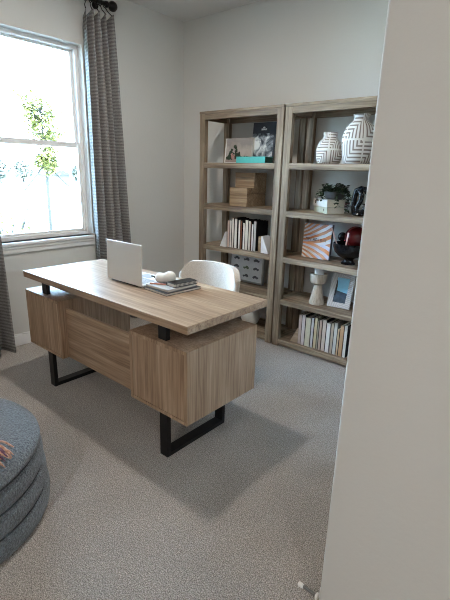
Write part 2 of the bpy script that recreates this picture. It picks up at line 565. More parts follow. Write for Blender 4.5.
# laptop on the desk
lap = thing('laptop', 'open white laptop on the desk with its lid back to the room', 'laptop', (-0.792, 0.262, DH))
b = BM(); box(b, -0.160, 0.160, 0.004, 0.232, 0.006, 0.018, 0.003, 3); deck = build('keyboard_base', b, laptop_deck, lap)
b = BM()
for r in range(5):
    for c in range(13):
        box(b, -0.137 + c * 0.0212, -0.137 + c * 0.0212 + 0.0185, 0.03 + r * 0.02, 0.03 + r * 0.02 + 0.0172, 0.0181, 0.0195, 0.0004, 1)
build('keys', b, key_white, deck)
build('touchpad', box(BM(), -0.05, 0.05, 0.145, 0.215, 0.0180, 0.0185), key_white, deck)
b = BM(); box(b, -0.163, 0.163, -0.006, 0.004, 0.011, 0.247, 0.004, 3, M=Matrix.Rotation(math.radians(-2), 4, 'X'))
lid = build('lid', b, laptop_white, lap)
build('screen', box(BM(), -0.155, 0.155, 0.0042, 0.0052, 0.022, 0.238, M=Matrix.Rotation(math.radians(-2), 4, 'X')), screen_dark, lid)
b = BM(); tube(b, [(-0.12, 0.001, 0.009), (0.12, 0.001, 0.009)], 0.0055, 10); build('hinge', b, dark_plastic, lap, smooth=True)
for x in (-0.13, 0.13):
    for y in (0.02, 0.215):
        build('rubber_foot', lathe(BM(), [(0, 0), (0.008, 0), (0.007, 0.0065), (0, 0.0065)], 12, (x, y, 0)), dark_plastic, lap)

# notebooks, gourd, pencil
def notebook(name, label, cx, cy, z, w, d, h, rot, cover, grp='notebooks stacked on the desk'):
    r = thing(name, label, 'notebook', (cx, cy, z), rot, grp)
    build('pages', box(BM(), -w / 2 + 0.002, w / 2 - 0.004, -d / 2 + 0.003, d / 2 - 0.003, 0.0018, h - 0.0018), paper, r)
    b = BM()
    box(b, -w / 2, w / 2, -d / 2, d / 2, 0, 0.002, 0.0006, 1); box(b, -w / 2, w / 2, -d / 2, d / 2, h - 0.002, h, 0.0006, 1)
    box(b, -w / 2, -w / 2 + 0.002, -d / 2, d / 2, 0.0015, h - 0.0015)
    build('cover', b, cover, r)
    return r
notebook('notebook', 'wide black notebook with cream page edges at the bottom of the desk stack', -0.510, 0.386, DH + 0.0005, 0.205, 0.250, 0.014, math.radians(-4), dark_plastic)
notebook('notebook', 'grey notebook lying on the wide black notebook beside the laptop', -0.515, 0.383, DH + 0.0155, 0.185, 0.215, 0.014, math.radians(-1), grey_cover)
nb = notebook('notebook', 'small black spiral notebook on top of the desk stack beside the white gourd', -0.462, 0.415, DH + 0.0305, 0.074, 0.165, 0.020, math.radians(-6), black_gloss)
b = BM()
for i in range(16):
    yy = -0.068 + i * 0.009
    tube(b, [(0.033 + 0.0075 * math.cos(a * PI / 5), yy, 0.010 + 0.010 * math.sin(a * PI / 5)) for a in range(10)], 0.0012, 5, closed=True)
build('spiral_binding', b, dark_plastic, nb, smooth=True)
gd = thing('gourd', 'white ceramic gourd lying on the notebooks with a dark stem', 'ornament', (-0.553, 0.372, DH + 0.0300), math.radians(38))
b = BM()
tube(b, [(x, 0, zc) for x, zc in zip([-0.060, -0.057, -0.048, -0.036, -0.022, -0.012, 0.0, 0.018, 0.036, 0.05, 0.058, 0.061], [0.030, 0.030, 0.030, 0.030, 0.030, 0.030, 0.031, 0.034, 0.034, 0.033, 0.032, 0.032])],
     [0.002, 0.014, 0.025, 0.0295, 0.0290, 0.0262, 0.0275, 0.034, 0.034, 0.025, 0.013, 0.002], 22)
build('gourd_body', b, ceramic, gd, smooth=True)
b = BM(); tube(b, [(-0.058, 0, 0.030), (-0.068, 0.004, 0.034), (-0.082, 0.010, 0.036)], [0.005, 0.0042, 0.0045], 8); build('stem', b, dark_plastic, gd, smooth=True)
pc = thing('pencil', 'coral pencil on the grey notebook in front of the white gourd', 'pencil', (-0.553, 0.318, DH + 0.0295 + 0.0045), math.radians(30))
b = BM(); tube(b, [(-0.05, 0, 0), (0.045, 0, 0)], 0.0042, 6); build('barrel', b, coral, pc)
b = BM(); tube(b, [(0.045, 0, 0), (0.057, 0, 0)], [0.0042, 0.0008], 6); build('tip', b, pale_wood, pc)

# ------------------------------------------------------------------ chair
ch = thing('desk_chair', 'cream boucle tub chair tucked behind the desk', 'chair', (-0.575, 0.755, 0))
def shell():
    t = bmesh.new(); grid = []
    n, m = 44, 12
    for i in range(n + 1):
        u = math.sin((-1 + 2 * i / n) * PI / 2)
        a = abs(u)
        q = max(0.0, (a - 0.72) / 0.28)
        ztop = 0.806 - 0.015 * a * a - 0.085 * (1 - math.sqrt(max(0.0, 1 - q * q)))
        row = []
        for j in range(m + 1):
            v = j / m
            wv = 0.87 + 0.13 * min(1, v * 1.35) ** 0.8
            row.append(t.verts.new((-0.118 + 0.256 * u * wv, 0.115 + 0.10 * (1 - a ** 2.3) + 0.035 * (v - 0.5), 0.43 + (ztop - 0.43) * v)))
        grid.append(row)
    for i in range(n):
        for j in range(m):
            t.faces.new((grid[i][j], grid[i + 1][j], grid[i + 1][j + 1], grid[i][j + 1]))
    return t
o = build('backrest', shell(), boucle_cream, ch, smooth=True)
m = o.modifiers.new('s', 'SOLIDIFY'); m.thickness = 0.042; m.offset = 0
m = o.modifiers.new('b', 'BEVEL'); m.width = 0.018; m.segments = 4; m.limit_method = 'ANGLE'; m.angle_limit = math.radians(50)
b = BM(); prof = []
t = bmesh.new()
for (sc, z) in ((0.86, 0.405), (0.97, 0.415), (1.0, 0.44), (0.99, 0.468), (0.9, 0.482), (0.0, 0.488)):
    if sc == 0: prof.append([t.verts.new((0, 0, z))]); continue
    ring = []
    for i in range(36):
        a = 2 * PI * i / 36
        s, c = math.sin(a), math.cos(a)
        ring.append(t.verts.new((-0.118 + 0.225 * sc * math.copysign(abs(s) ** .75, s), 0.208 * sc * math.copysign(abs(c) ** .75, c), z)))
    prof.append(ring)
for A, B in zip(prof, prof[1:]):
    for i in range(36):
        j = (i + 1) % 36
        if len(B) == 1: t.faces.new((A[i], A[j], B[0]))
        else: t.faces.new((A[i], A[j], B[j], B[i]))
t.faces.new(prof[0])
merge(b, t)
build('seat', b, boucle_cream, ch, smooth=True)
for sx in (-1, 1):
    for sy in (-1, 1):
        b = BM(); tube(b, [(-0.118 + sx * 0.15, sy * 0.13, 0.41), (-0.118 + sx * 0.185, sy * 0.165, 0.0)], [0.016, 0.010], 12); build('leg', b, pale_wood, ch, smooth=True, angle=50)

# ------------------------------------------------------------------ bookcases
BY, BY2 = 1.676, 2.042
SH = (1.488, 1.131, 0.766, 0.413, 0.058)
def bookcase(label, x0, x1):
    r = thing('bookcase', label, 'bookcase', ((x0 + x1) / 2, (BY + BY2) / 2, 0), 0, 'twin oak bookcases')
    pw, pd, top = 0.060, 0.042, 1.905
    build('top_board', box(BM(), x0 - .002, x1 + .002, BY - .003, BY2, top - 0.02, top, 0.002), case_x, r, world=True)
    for xa in (x0, x1 - pw):
        for ya in (BY, BY2 - pd):
            build('post', box(BM(), xa, xa + pw, ya, ya + pd, 0, top - 0.02, 0.002), case_z, r, world=True)
    for ya in (BY + 0.001, BY2 - 0.029):
        build('top_rail', box(BM(), x0 + pw, x1 - pw, ya, ya + 0.028, 1.840, top - 0.02, 0.0015), case_x, r, world=True)
    for xa in (x0 + 0.012, x1 - 0.04):
        build('side_rail', box(BM(), xa, xa + 0.028, BY + pd, BY2 - pd, 1.840, top - 0.02, 0.0015), case_y, r, world=True)
    for z in SH:
        b = BM()
        lo = 0.044
        box(b, x0 + pw, x1 - pw, BY + 0.001, BY2 - 0.004, z - lo, z, 0.0015)
        box(b, x0 + 0.004, x0 + pw, BY + pd, BY2 - pd, z - lo, z, 0.001); box(b, x1 - pw, x1 - 0.004, BY + pd, BY2 - pd, z - lo, z, 0.001)
        build('shelf', b, case_x, r, world=True)
    return r
bookcase('left of the two grey oak open bookcases, nearer the room corner', -1.545, -0.680)
bookcase('right of the two grey oak open bookcases, partly behind the near wall', -0.665, 0.200)
Z1, Z2, Z3, Z4, Z5 = [z + 0.0005 for z in SH]

# --- left bookcase, top shelf
pb = thing('photo_block', 'white edged landscape picture block leaning on the top left shelf', 'picture', (-1.232, 1.822, Z1 + 0.0024))
Rm = Matrix.Rotation(math.radians(-6), 4, 'X')
b = BM(); box(b, -0.150, 0.150, 0.0, 0.022, 0.0, 0.205, 0.001, 1, M=Rm); build('block', b, ceramic, pb)
def landscape():
    k = NT('landscape_print')
    n = k.noise(k.coord(), 16, 4, 0.6)
    sx = k.add('ShaderNodeSeparateXYZ'); k.l(k.coord(), sx.inputs[0])
    f = k.math('ADD', k.math('MULTIPLY', sx.outputs[2], 3.0), k.math('MULTIPLY', n, 0.6))
    k.color(k.ramp(f, [(0.30, (0.34, 0.27, 0.24)), (0.55, (0.46, 0.40, 0.36)), (0.8, (0.29, 0.27, 0.26))])); k.rough(0.55)
    return k.m
b = BM(); box(b, -0.136, 0.150, -0.0012, -0.0002, 0.006, 0.203, M=Rm); pr_ = build('print', b, landscape(), pb)
rnd = random.Random(4)
b = BM()
for i in range(110):
    u = rnd.random(); hmax = 0.165 * (1 - abs(u - 0.33) / 0.33) if u < 0.66 else 0.012
    x = -0.122 + 0.25 * u; z = 0.035 + rnd.random() * max(0.01, hmax) * 0.8; r = rnd.uniform(0.008, 0.016)
    poly(b, [(x + r * rnd.uniform(.6, 1.2) * math.cos(a), -0.0014 - 0.000005 * i, z + r * rnd.uniform(.6, 1.2) * math.sin(a)) for a in [2 * PI * q / 7 for q in range(7)]], (0, -0.0004, 0), M=Rm)
build('printed_shrubs', b, leaf_dark, pr_)
b = BM()
for i in range(9):
    x = -0.055 + rnd.uniform(-.018, .018); z = 0.058 + rnd.uniform(-.02, .02); r = 0.008
    poly(b, [(x + r * math.cos(a), -0.0026 - 0.00001 * i, z + r * math.sin(a)) for a in [2 * PI * q / 7 for q in range(7)]], (0, -0.0003, 0), M=Rm)
build('printed_flowers', b, plain('print_pink', (0.52, 0.27, 0.24), 0.6, var=0.2), pr_)

def bw_photo():
    k = NT('mountain_print')
    n = k.noise(k.coord(scale=(1, 1, 0.8)), 13, 6, 0.62, 0.7)
    sx = k.add('ShaderNodeSeparateXYZ'); k.l(k.coord(), sx.inputs[0])
    v = k.math('SUBTRACT', sx.outputs[2], 0.13)
    f = k.math('SUBTRACT', n, k.math('MULTIPLY', k.math('ABSOLUTE', v), 1.1))
    k.color(k.ramp(f, [(0.34, (0.03, 0.038, 0.055)), (0.44, (0.27, 0.30, 0.33)), (0.54, (0.72, 0.74, 0.75))])); k.rough(0.4)
    return k.m
mb = thing('coffee_table_book', 'tall navy book with a black and white mountain photograph standing upright', 'book', (-0.992, 1.850, Z1 + 0.003))
Rm = Matrix.Rotation(math.radians(-5), 4, 'X')
b = BM(); box(b, -0.118, 0.118, 0.0, 0.004, 0, 0.325, 0.001, 1, M=Rm); box(b, -0.118, 0.118, 0.028, 0.032, 0, 0.325, 0.001, 1, M=Rm); box(b, -0.118, -0.114, 0.003, 0.029, 0, 0.325, M=Rm); cv = build('cover', b, navy, mb)
build('pages', box(BM(), -0.114, 0.113, 0.004, 0.028, 0.004, 0.320, M=Rm), paper, mb)
build('cover_photo', box(BM(), -0.117, 0.100, -0.001, -0.0002, 0.02, 0.238, M=Rm), bw_photo(), cv)
b = BM()
for (x, w, z, h) in ((-0.030, 0.012, 0.262, 0.014), (-0.017, 0.006, 0.262, 0.015), (-0.010, 0.014, 0.263, 0.013), (0.006, 0.006, 0.262, 0.013), (0.013, 0.012, 0.262, 0.014)):
    box(b, x, x + w, -0.001, -0.0002, z, z + h, M=Rm)
poly(b, [(-0.018, -0.001, 0.279), (0.008, -0.001, 0.279), (0.006, -0.001, 0.288), (-0.004, -0.001, 0.291), (-0.013, -0.001, 0.289)], (0, 0.0008, 0), M=Rm)
build('cover_title', b, emblem_white, cv)

tb = thing('flat_book', 'turquoise book lying flat in front of the navy mountain book', 'book', (-1.000, 1.762, Z1))
b = BM(); box(b, -0.150, 0.146, -0.055, -0.051, 0.0, 0.050, 0.001, 1); box(b, -0.150, 0.148, -0.055, 0.055, 0.0, 0.003, 0.0008, 1); box(b, -0.150, 0.148, -0.055, 0.055, 0.047, 0.050, 0.0008, 1)
build('cover', b, teal, tb)
build('pages', box(BM(), -0.145, 0.145, -0.051, 0.050, 0.003, 0.047), teal_shaded, tb)  # shade on the book's side painted in as dark teal

# --- left bookcase, second shelf: two lidded boxes
def lid_box(label, x0, x1, y0, y1, z, h, lidh, rot):
    cx, cy = (x0 + x1) / 2, (y0 + y1) / 2
    r = thing('wooden_box', label, 'box', (cx, cy, z), rot, 'wooden boxes on the second shelf')
    w, d = (x1 - x0) / 2, (y1 - y0) / 2
    build('box_body', box(BM(), -w, w, -d, d, 0, h - lidh - 0.001, 0.002), box_wood, r)
    build('lid', box(BM(), -w - 0.001, w + 0.001, -d - 0.001, d + 0.001, h - lidh, h, 0.002), box_wood, r)
lid_box('large plank wood box on the second shelf under the smaller box', -1.225, -1.035, 1.725, 1.995, Z2, 0.155, 0.045, 0)
lid_box('small plank wood box stacked on top of the larger wood box', -1.205, -1.005, 1.772, 1.958, Z2 + 0.1555, 0.125, 0.04, math.radians(2))

# --- books
def book_proto(name, x, y, z, w, d, h, spine, label, group, rot=0.0, cover=None):
    r = thing(name, label, 'book', (x, y, z), rot, group)
    b = BM(); e = 0.0022
    box(b, e, w - e, 0, e, 0, h, 0.0006, 1)
    build('spine', b, spine, r)
    b = BM(); box(b, 0, e, 0.0004, d, 0, h); box(b, w - e, w, 0.0004, d, 0, h)
    build('cover', b, cover or spine, r)
    build('pages', box(BM(), e, w - e, e, d - 0.004, 0.003, h - 0.005), paper, r)
    return r
cols = {}
def bookcol(c):
    if c not in cols:
        cols[c] = plain('book_cloth_%d' % len(cols), c, 0.75, 0.15, var=0.05, scale=60)
    return cols[c]
def un(px, py, y):
    d = fw * CAMP['f'] + r2 * (px - 225) - u2 * (py - 300)
    t = (y - CAMP['cy']) / d.y
    return (CAMP['cx'] + t * d.x, CAMP['cz'] + t * d.z)
WH, CR, BE, BR, BLK, GR = (0.80, 0.78, 0.74), (0.64, 0.58, 0.48), (0.50, 0.41, 0.33), (0.22, 0.10, 0.06), (0.013, 0.013, 0.014), (0.52, 0.51, 0.49)
# measured spines on the third shelf (left edge, right edge, height, colour, wording)
X3 = lambda px: un(px, 233, 1.722)[0]
spines = [(227.2, 229.5, .236, (0.58, 0.44, 0.38), 'rose beige book, first at the left end of the third shelf row'),
          (229.6, 231.4, .238, WH, 'thin white book next to the rose beige one at the row\'s left end'),
          (231.5, 233.6, .262, WH, 'tall white book, third from the left marble wedge'),
          (234.2, 237.0, .258, (0.76, 0.75, 0.72), 'thick bright white book, fourth from the left marble wedge'),
          (237.2, 238.0, .250, BLK, 'thin black book between two white books on the third shelf'),
          (238.1, 240.0, .250, WH, 'white book between the thin black book and a brown book'),
          (240.1, 242.0, .246, BR, 'dark brown book between two white books, left of the row\'s middle'),
          (242.6, 244.7, .228, WH, 'short white book right of the dark brown book'),
          (244.9, 248.0, .256, (0.76, 0.73, 0.66), 'thick cream white book right of the short white book'),
          (248.2, 250.4, .250, CR, 'beige book right of the thick cream white book'),
          (250.5, 251.3, .244, BR, 'thin brown book between the beige book and a short white book'),
          (251.4, 253.3, .226, WH, 'short white book right of the thin brown book'),
          (253.4, 256.0, .252, GR, 'pale grey book with black boards at the right end of the third shelf row')]
for a, c, h, colr, lab in spines:
    yb = 1.722
    xa, xb = un(a, 233, yb)[0], un(c, 233, yb)[0]
    book_proto('book', xa, yb + random.uniform(0, .004), Z3, xb - xa, 0.17, h, bookcol(colr), lab, 'books on the third shelf of the left bookcase', cover=bookcol(BLK))
def wedge(label, xa, xb, flip, mat, y, z, h, d, name='bookend', grp=None, block=None):
    r = thing(name, label, 'bookend', (xa if not flip else xb, y, z), 0, grp)
    w = xb - xa
    pts = [(0, 0, 0), (w, 0, 0), (w, 0, h), (w * 0.86, 0, h)] if not flip else [(-w, 0, 0), (0, 0, 0), (-w * 0.86, 0, h), (-w, 0, h)]
    b = BM(); poly(b, pts, (0, d, 0)); build('wedge', b, mat, r)
    return r
wedge('white marble wedge bookend left of the third shelf books', un(219.8, 247, 1.705)[0], X3(227.0), False, marble, 1.705, Z3, 0.135, 0.10, grp='marble bookends')
xm, xr = max(un(260.8, 248, 1.700)[0], X3(256.0) + 0.0325), un(268.3, 250, 1.700)[0]
we = wedge('white marble wedge bookend with brown block at the right end of the third shelf', xm, xr, True, marble, 1.700, Z3, 0.140, 0.10, grp='marble bookends')
b = BM(); box(b, -(xr - xm) - 0.030, -(xr - xm) - 0.0005, 0, 0.1, 0, 0.135, 0.001, 1); build('backing_block', b, box_wood, we, label='brown wooden backing block')

# --- left bookcase, fourth shelf: framed cars
ca = thing('framed_art', 'silver framed print of small cars in a grid behind the chair', 'picture', (-1.178, 1.930, Z4 + 0.0018))
Rm = Matrix.Rotation(math.radians(-3), 4, 'X')
b = BM()
W, HH, e = 0.200, 0.268, 0.014
box(b, -W, -W + e, 0, 0.03, 0, HH, 0.0015, 1, M=Rm); box(b, W - e, W, 0, 0.03, 0, HH, 0.0015, 1, M=Rm)
box(b, -W + e, W - e, 0, 0.03, 0, e, 0.0015, 1, M=Rm); box(b, -W + e, W - e, 0, 0.03, HH - e, HH, 0.0015, 1, M=Rm)
build('frame', b, frame_silver, ca)
pn = build('print', box(BM(), -W + e, W - e, 0.006, 0.025, e, HH - e, M=Rm), art_paper, ca)
for r_ in range(3):
    for c_ in range(3):
        x = -0.118 + c_ * 0.117; z = 0.212 - r_ * 0.078
        b = BM()
        q = (r_ * 3 + c_)
        k = 0.033
        roof = [[(-.55, .3), (-.2, .62), (.35, .62), (.7, .3)], [(-.2, .3), (.05, .66), (.6, .62), (.85, .3)], [(-.75, .32), (-.35, .58), (.2, .58), (.5, .32)]][q % 3]
        pts = [(-1, -.12), (1, -.12), (1.02, .18), (.9, .3)] + roof[::-1] + [(-.9, .26), (-1.02, .12)]
        poly(b, [(x + a * k, 0.0055, z + c * k) for a, c in pts], (0, -0.001, 0), M=Rm)
        for wx in (-.58, .58):
            poly(b, [(x + wx * k + 0.0072 * math.cos(a), 0.0045, z - .1 * k + 0.0072 * math.sin(a)) for a in [2 * PI * j / 12 for j in range(12)]], (0, -0.001, 0), M=Rm)
        build('printed_car', b, car_ink_green if q == 4 else car_ink, pn)

# --- left bookcase, bottom shelf: round pot
def vase_mesh(prof, seg=40):
    b = BM(); lathe(b, prof, seg); return b
rp = build('round_vase', vase_mesh([(0, 0), (0.05, 0), (0.072, 0.02), (0.088, 0.06), (0.086, 0.1), (0.066, 0.14), (0.05, 0.16), (0.046, 0.175), (0.040, 0.175), (0.042, 0.155), (0.03, 0.13), (0, 0.13)]), ceramic, smooth=True, loc=(-1.022, 1.835, Z5), angle=60)
tag(rp, 'round white vase low on the left bookcase\'s bottom shelf beside the desk top', 'vase')

# --- right bookcase, top shelf: two patterned vases
def maze(name, nth, z0, zc, rot=0.0, pitch=0.016, rad=0.1):
    k = NT(name)
    tc = k.coord()
    s = k.add('ShaderNodeSeparateXYZ'); k.l(tc, s.inputs[0])
    th = k.math('ADD', k.math('ARCTAN2', s.outputs[1], s.outputs[0]), rot)
    cell = 2 * PI / nth
    u = k.math('MULTIPLY', k.math('FRACT', k.math('ADD', k.math('DIVIDE', th, cell), 10.0)), cell * rad)
    upper = k.math('GREATER_THAN', s.outputs[2], zc)
    v = k.math('ABSOLUTE', k.math('SUBTRACT', s.outputs[2], zc))
    # nested corner bands, mirrored from one cell to the next
    odd = k.math('FLOORED_MODULO', k.math('FLOOR', k.math('ADD', k.math('DIVIDE', th, cell), 10.0)), 2.0)
    u2_ = k.math('ADD', k.math('MULTIPLY', k.math('SUBTRACT', cell * rad, u), k.math('SUBTRACT', 1.0, upper)), k.math('MULTIPLY', u, upper))
    v2 = k.math('SUBTRACT', z0, v)
    d = k.math('MAXIMUM', u2_, v)
    d = k.math('ADD', k.math('MULTIPLY', d, k.math('SUBTRACT', 1.0, odd)), k.math('MULTIPLY', k.math('MINIMUM', u2_, v), odd))
    w = k.math('SINE', k.math('MULTIPLY', d, 2 * PI / pitch))
    edge = k.math('MINIMUM', k.math('MINIMUM', u, k.math('SUBTRACT', cell * rad, u)), v)
    rim = k.math('LESS_THAN', edge, 0.006)
    w = k.math('MAXIMUM', w, k.math('SUBTRACT', k.math('MULTIPLY', rim, 2.0), 1.0))
    k.color(k.ramp(k.math('ADD', k.math('MULTIPLY', w, 0.5), 0.5), [(0.22, (0.22, 0.185, 0.165)), (0.40, (0.66, 0.64, 0.62)), (1.0, (0.74, 0.73, 0.71))]))
    k.rough(0.7); k.spec(0.3)
    k.bump(w, 0.3, 0.002)
    return k.m
v1 = build('patterned_vase', vase_mesh([(0, 0), (0.07, 0), (0.082, 0.012), (0.094, 0.05), (0.097, 0.085), (0.091, 0.12), (0.075, 0.152), (0.053, 0.175), (0.047, 0.19), (0.051, 0.216), (0.046, 0.216), (0.04, 0.19), (0.03, 0.17), (0, 0.16)], 48), maze('maze_small', 5, 0.1, 0.098, 1.15, 0.0175, 0.095), smooth=True, loc=(-0.340, 1.790, Z1), angle=60)
tag(v1, 'small white vase carved with grey line pattern, left on the top shelf', 'vase', 'white carved vases')
v2 = build('patterned_vase', vase_mesh([(0, 0), (0.078, 0), (0.094, 0.012), (0.110, 0.06), (0.118, 0.12), (0.120, 0.165), (0.113, 0.205), (0.096, 0.245), (0.068, 0.272), (0.053, 0.288), (0.052, 0.302), (0.059, 0.326), (0.054, 0.326), (0.045, 0.3), (0.03, 0.27), (0, 0.26)], 48), maze('maze_large', 5, 0.12, 0.158, 2.15, 0.0245, 0.118), smooth=True, loc=(-0.122, 1.802, Z1), angle=60)
tag(v2, 'large white vase carved with grey line pattern beside the smaller vase', 'vase', 'white carved vases')

# --- right bookcase, second shelf: books, plant, sculpture
sage = plain('sage_cover', (0.42, 0.42, 0.33), 0.6, var=0.15, scale=30)
offwhite = plain('offwhite_cover', (0.68, 0.67, 0.63), 0.6, var=0.05)
def flat_book(label, z, h, cover, L, Wd, dx=0.0, marks=()):
    r = thing('flat_book', label, 'book', (-0.292 + dx, 1.738, z), math.radians(147), 'books lying under the potted plant')
    # local +X runs along the spine, local -Y along the head of the book
    b = BM(); box(b, 0, L, -Wd, 0, 0, 0.003, 0.001, 1); box(b, 0, L, -Wd, 0, h - 0.003, h, 0.001, 1)
    box(b, 0, L, -0.004, 0, 0.0, h, 0.001, 1)
    build('cover', b, cover, r)
    build('pages', box(BM(), 0.003, L - 0.003, -Wd + 0.003, -0.004, 0.003, h - 0.003), paper, r)
    if marks:
        bb = BM()
        for (a, c, za, zb) in marks: box(bb, a, c, 0.0002, 0.001, za, zb)
        build('spine_title', bb, ink, r)
    return r
flat_book('sage green book lying under the white book and the potted plant', Z2, 0.047, sage, 0.20, 0.15, 0.004, ((0.05, 0.058, .014, .034),))
flat_book('white book lying on the sage green book under the potted plant', Z2 + 0.0475, 0.056, offwhite, 0.215, 0.15, 0, ((0.17, 0.185, .02, .042),))
pl = thing('potted_plant', 'small trailing plant in a charcoal bowl on the stacked books', 'plant', (-0.286, 1.832, Z2 + 0.104))
build('pot', vase_mesh([(0, 0), (0.055, 0), (0.068, 0.01), (0.078, 0.034), (0.081, 0.058), (0.074, 0.058), (0.07, 0.045), (0, 0.044)], 28), pot_grey, pl, smooth=True, angle=50)
build('soil', lathe(BM(), [(0, 0.044), (0.0695, 0.045), (0.05, 0.05), (0, 0.052)], 20), soil, pl)
rnd = random.Random(12)
def leaf(b, p, d, L, w, up_=Vector((0, 0, 1))):
    d = d.normalized(); s = d.cross(up_)
    if s.length < 1e-3: s = Vector((1, 0, 0))
    s.normalize(); n = s.cross(d)
    pts = [p, p + d * L * .35 + s * w, p + d * L * .75 + s * w * .7 - n * L * .08, p + d * L - n * L * .2, p + d * L * .75 - s * w * .7 - n * L * .08, p + d * L * .35 - s * w]
    vs = [b.verts.new(q) for q in pts]
    mid = b.verts.new(p + d * L * .5 + n * L * .07)
    for i in range(6):
        b.faces.new((vs[i], vs[(i + 1) % 6], mid))
fol, plum, st = BM(), BM(), BM()
for i in range(64):
    a = rnd.uniform(0, 2 * PI); r0 = 0.06 * math.sqrt(rnd.random())
    h = rnd.uniform(0.02, 0.075) * (1 - r0 * 5)
    base_ = Vector((r0 * math.cos(a), r0 * math.sin(a), 0.05))
    tip = base_ + Vector((0.035 * math.cos(a), 0.035 * math.sin(a), max(0.012, h)))
    tube(st, [base_, (base_ + tip) / 2 + Vector((0, 0, 0.006)), tip], 0.001, 4)
    for q in range(5):
        p = base_.lerp(tip, 0.35 + 0.16 * q); aa = rnd.uniform(0, 2 * PI)
        leaf(fol, p, Vector((math.cos(aa), math.sin(aa), rnd.uniform(-.2, .7))), rnd.uniform(.022, .034), rnd.uniform(.009, .014))
trails = [(2.5, 0.15, 0.05), (2.9, 0.11, 0.04), (3.3, 0.13, 0.07), (4.1, 0.1, 0.06), (5.9, 0.11, 0.12), (6.2, 0.105, 0.13), (0.35, 0.095, 0.14), (0.0, 0.105, 0.10), (5.5, 0.10, 0.1), (0.7, 0.10, 0.07)]
for ti, (a, out, drop) in enumerate(trails):
    ps = []
    for s_ in range(9):
        v = s_ / 8
        rr = 0.065 + (out - 0.055) * min(1, v * 1.5)
        ps.append(Vector((rr * math.cos(a + .15 * math.sin(v * 4 + ti)), rr * math.sin(a + .15 * math.sin(v * 4 + ti)), 0.058 + 0.02 * math.sin(v * PI) - drop * max(0, v - .25) / .75)))
    tube(st, ps, 0.0011, 4)
    for p in ps[1:]:
        for q in range(3):
            aa = rnd.uniform(0, 2 * PI)
            leaf(plum if (ti in (6, 7) and p.z < 0.0) else fol, p, Vector((math.cos(aa), math.sin(aa), rnd.uniform(-.6, .4))), rnd.uniform(.020, .032), rnd.uniform(.009, .014))
build('foliage', fol, leaf_dark, pl); build('stems', st, leaf_dark, pl)
build('plum_leaves', plum, leaf_plum, pl, label='plum coloured trailing leaves')

sc = thing('sculpture', 'glossy black looped sculpture at the right end of the plant shelf', 'sculpture', (-0.068, 1.822, Z2 + 0.003))
b = BM()
A = [(-0.048, 0, 0.02), (-0.056, 0, 0.07), (-0.05, 0, 0.13), (-0.042, 0, 0.175), (-0.01, 0, 0.188), (0.025, 0, 0.182), (0.05, 0, 0.15), (0.052, 0, 0.09), (0.04, 0, 0.03), (0.0, 0, 0.018)]
tube(b, A, 0.0195, 14, closed=True)
build('outer_loop', b, black_gloss, sc, smooth=True)
b = BM()
tube(b, [(-0.035, -0.012, 0.16), (-0.004, -0.022, 0.165), (0.012, -0.026, 0.14), (0.004, -0.026, 0.10), (-0.016, -0.024, 0.06), (-0.012, -0.02, 0.025), (0.02, -0.02, 0.02), (0.042, -0.016, 0.05), (0.03, -0.018, 0.085)], [0.014, 0.017, 0.018, 0.018, 0.018, 0.018, 0.018, 0.016, 0.011], 14)
build('inner_loop', b, black_gloss, sc, smooth=True)
build('base', vase_mesh([(0, 0), (0.05, 0), (0.056, 0.006), (0.05, 0.018), (0, 0.02)], 28), black_gloss, sc, smooth=True, angle=50)

# --- right bookcase, third shelf: swirl canvas, footed bowl
def swirl():
    k = NT('swirl_print')
    s = k.add('ShaderNodeSeparateXYZ'); k.l(k.coord(), s.inputs[0])
    u = k.math('ADD', k.math('DIVIDE', s.outputs[0], 0.235), 0.5)
    v = k.math('SUBTRACT', k.math('DIVIDE', s.outputs[2], 0.27), 0.43)
    sg = k.math('SIGN', v)
    bend = k.math('MULTIPLY', sg, k.math('MULTIPLY', k.math('POWER', u, 2.0), 0.24))
    f = k.math('DIVIDE', k.math('SUBTRACT', v, bend), k.math('ADD', u, 0.75))
    n = k.noise(k.coord(), 9, 2)
    w = k.math('ADD', k.math('MULTIPLY', f, 46.0), k.math('MULTIPLY', n, 3.0))
    w = k.math('ADD', k.math('MULTIPLY', k.math('SINE', w), 0.5), 0.5)
    hue = k.ramp(k.noise(k.coord(loc=(1, 2, 3), scale=(6, 6, 14)), 1.0, 2), [(0.38, (0.60, 0.20, 0.06)), (0.5, (0.58, 0.30, 0.16)), (0.62, (0.46, 0.20, 0.12))])
    pale = k.ramp(k.noise(k.coord(loc=(5, 2, 3), scale=(5, 5, 16)), 1.0, 2), [(0.4, (0.74, 0.72, 0.70)), (0.6, (0.52, 0.54, 0.66))])
    k.color(k.mix(k.ramp(w, [(0.44, (0, 0, 0)), (0.56, (1, 1, 1))]), pale, hue))
    k.rough(0.6)
    return k.m
cv = thing('art_canvas', 'orange and white swirl canvas with a line of dark lettering', 'picture', (-0.398, 1.815, Z3 + 0.0022))
Rm = Matrix.Rotation(math.radians(-4), 4, 'X')
b = BM(); box(b, -0.122, 0.122, 0.0, 0.028, 0.0, 0.275, 0.0015, 1, M=Rm); fr = build('stretcher_box', b, plain('canvas_edge', (0.10, 0.105, 0.11), 0.6), cv)
b = BM(); box(b, -0.1205, 0.1205, -0.0012, -0.0002, 0.0015, 0.2735, M=Rm); pf = build('print', b, swirl(), cv)
b = BM(); rnd = random.Random(2)
x = -0.098
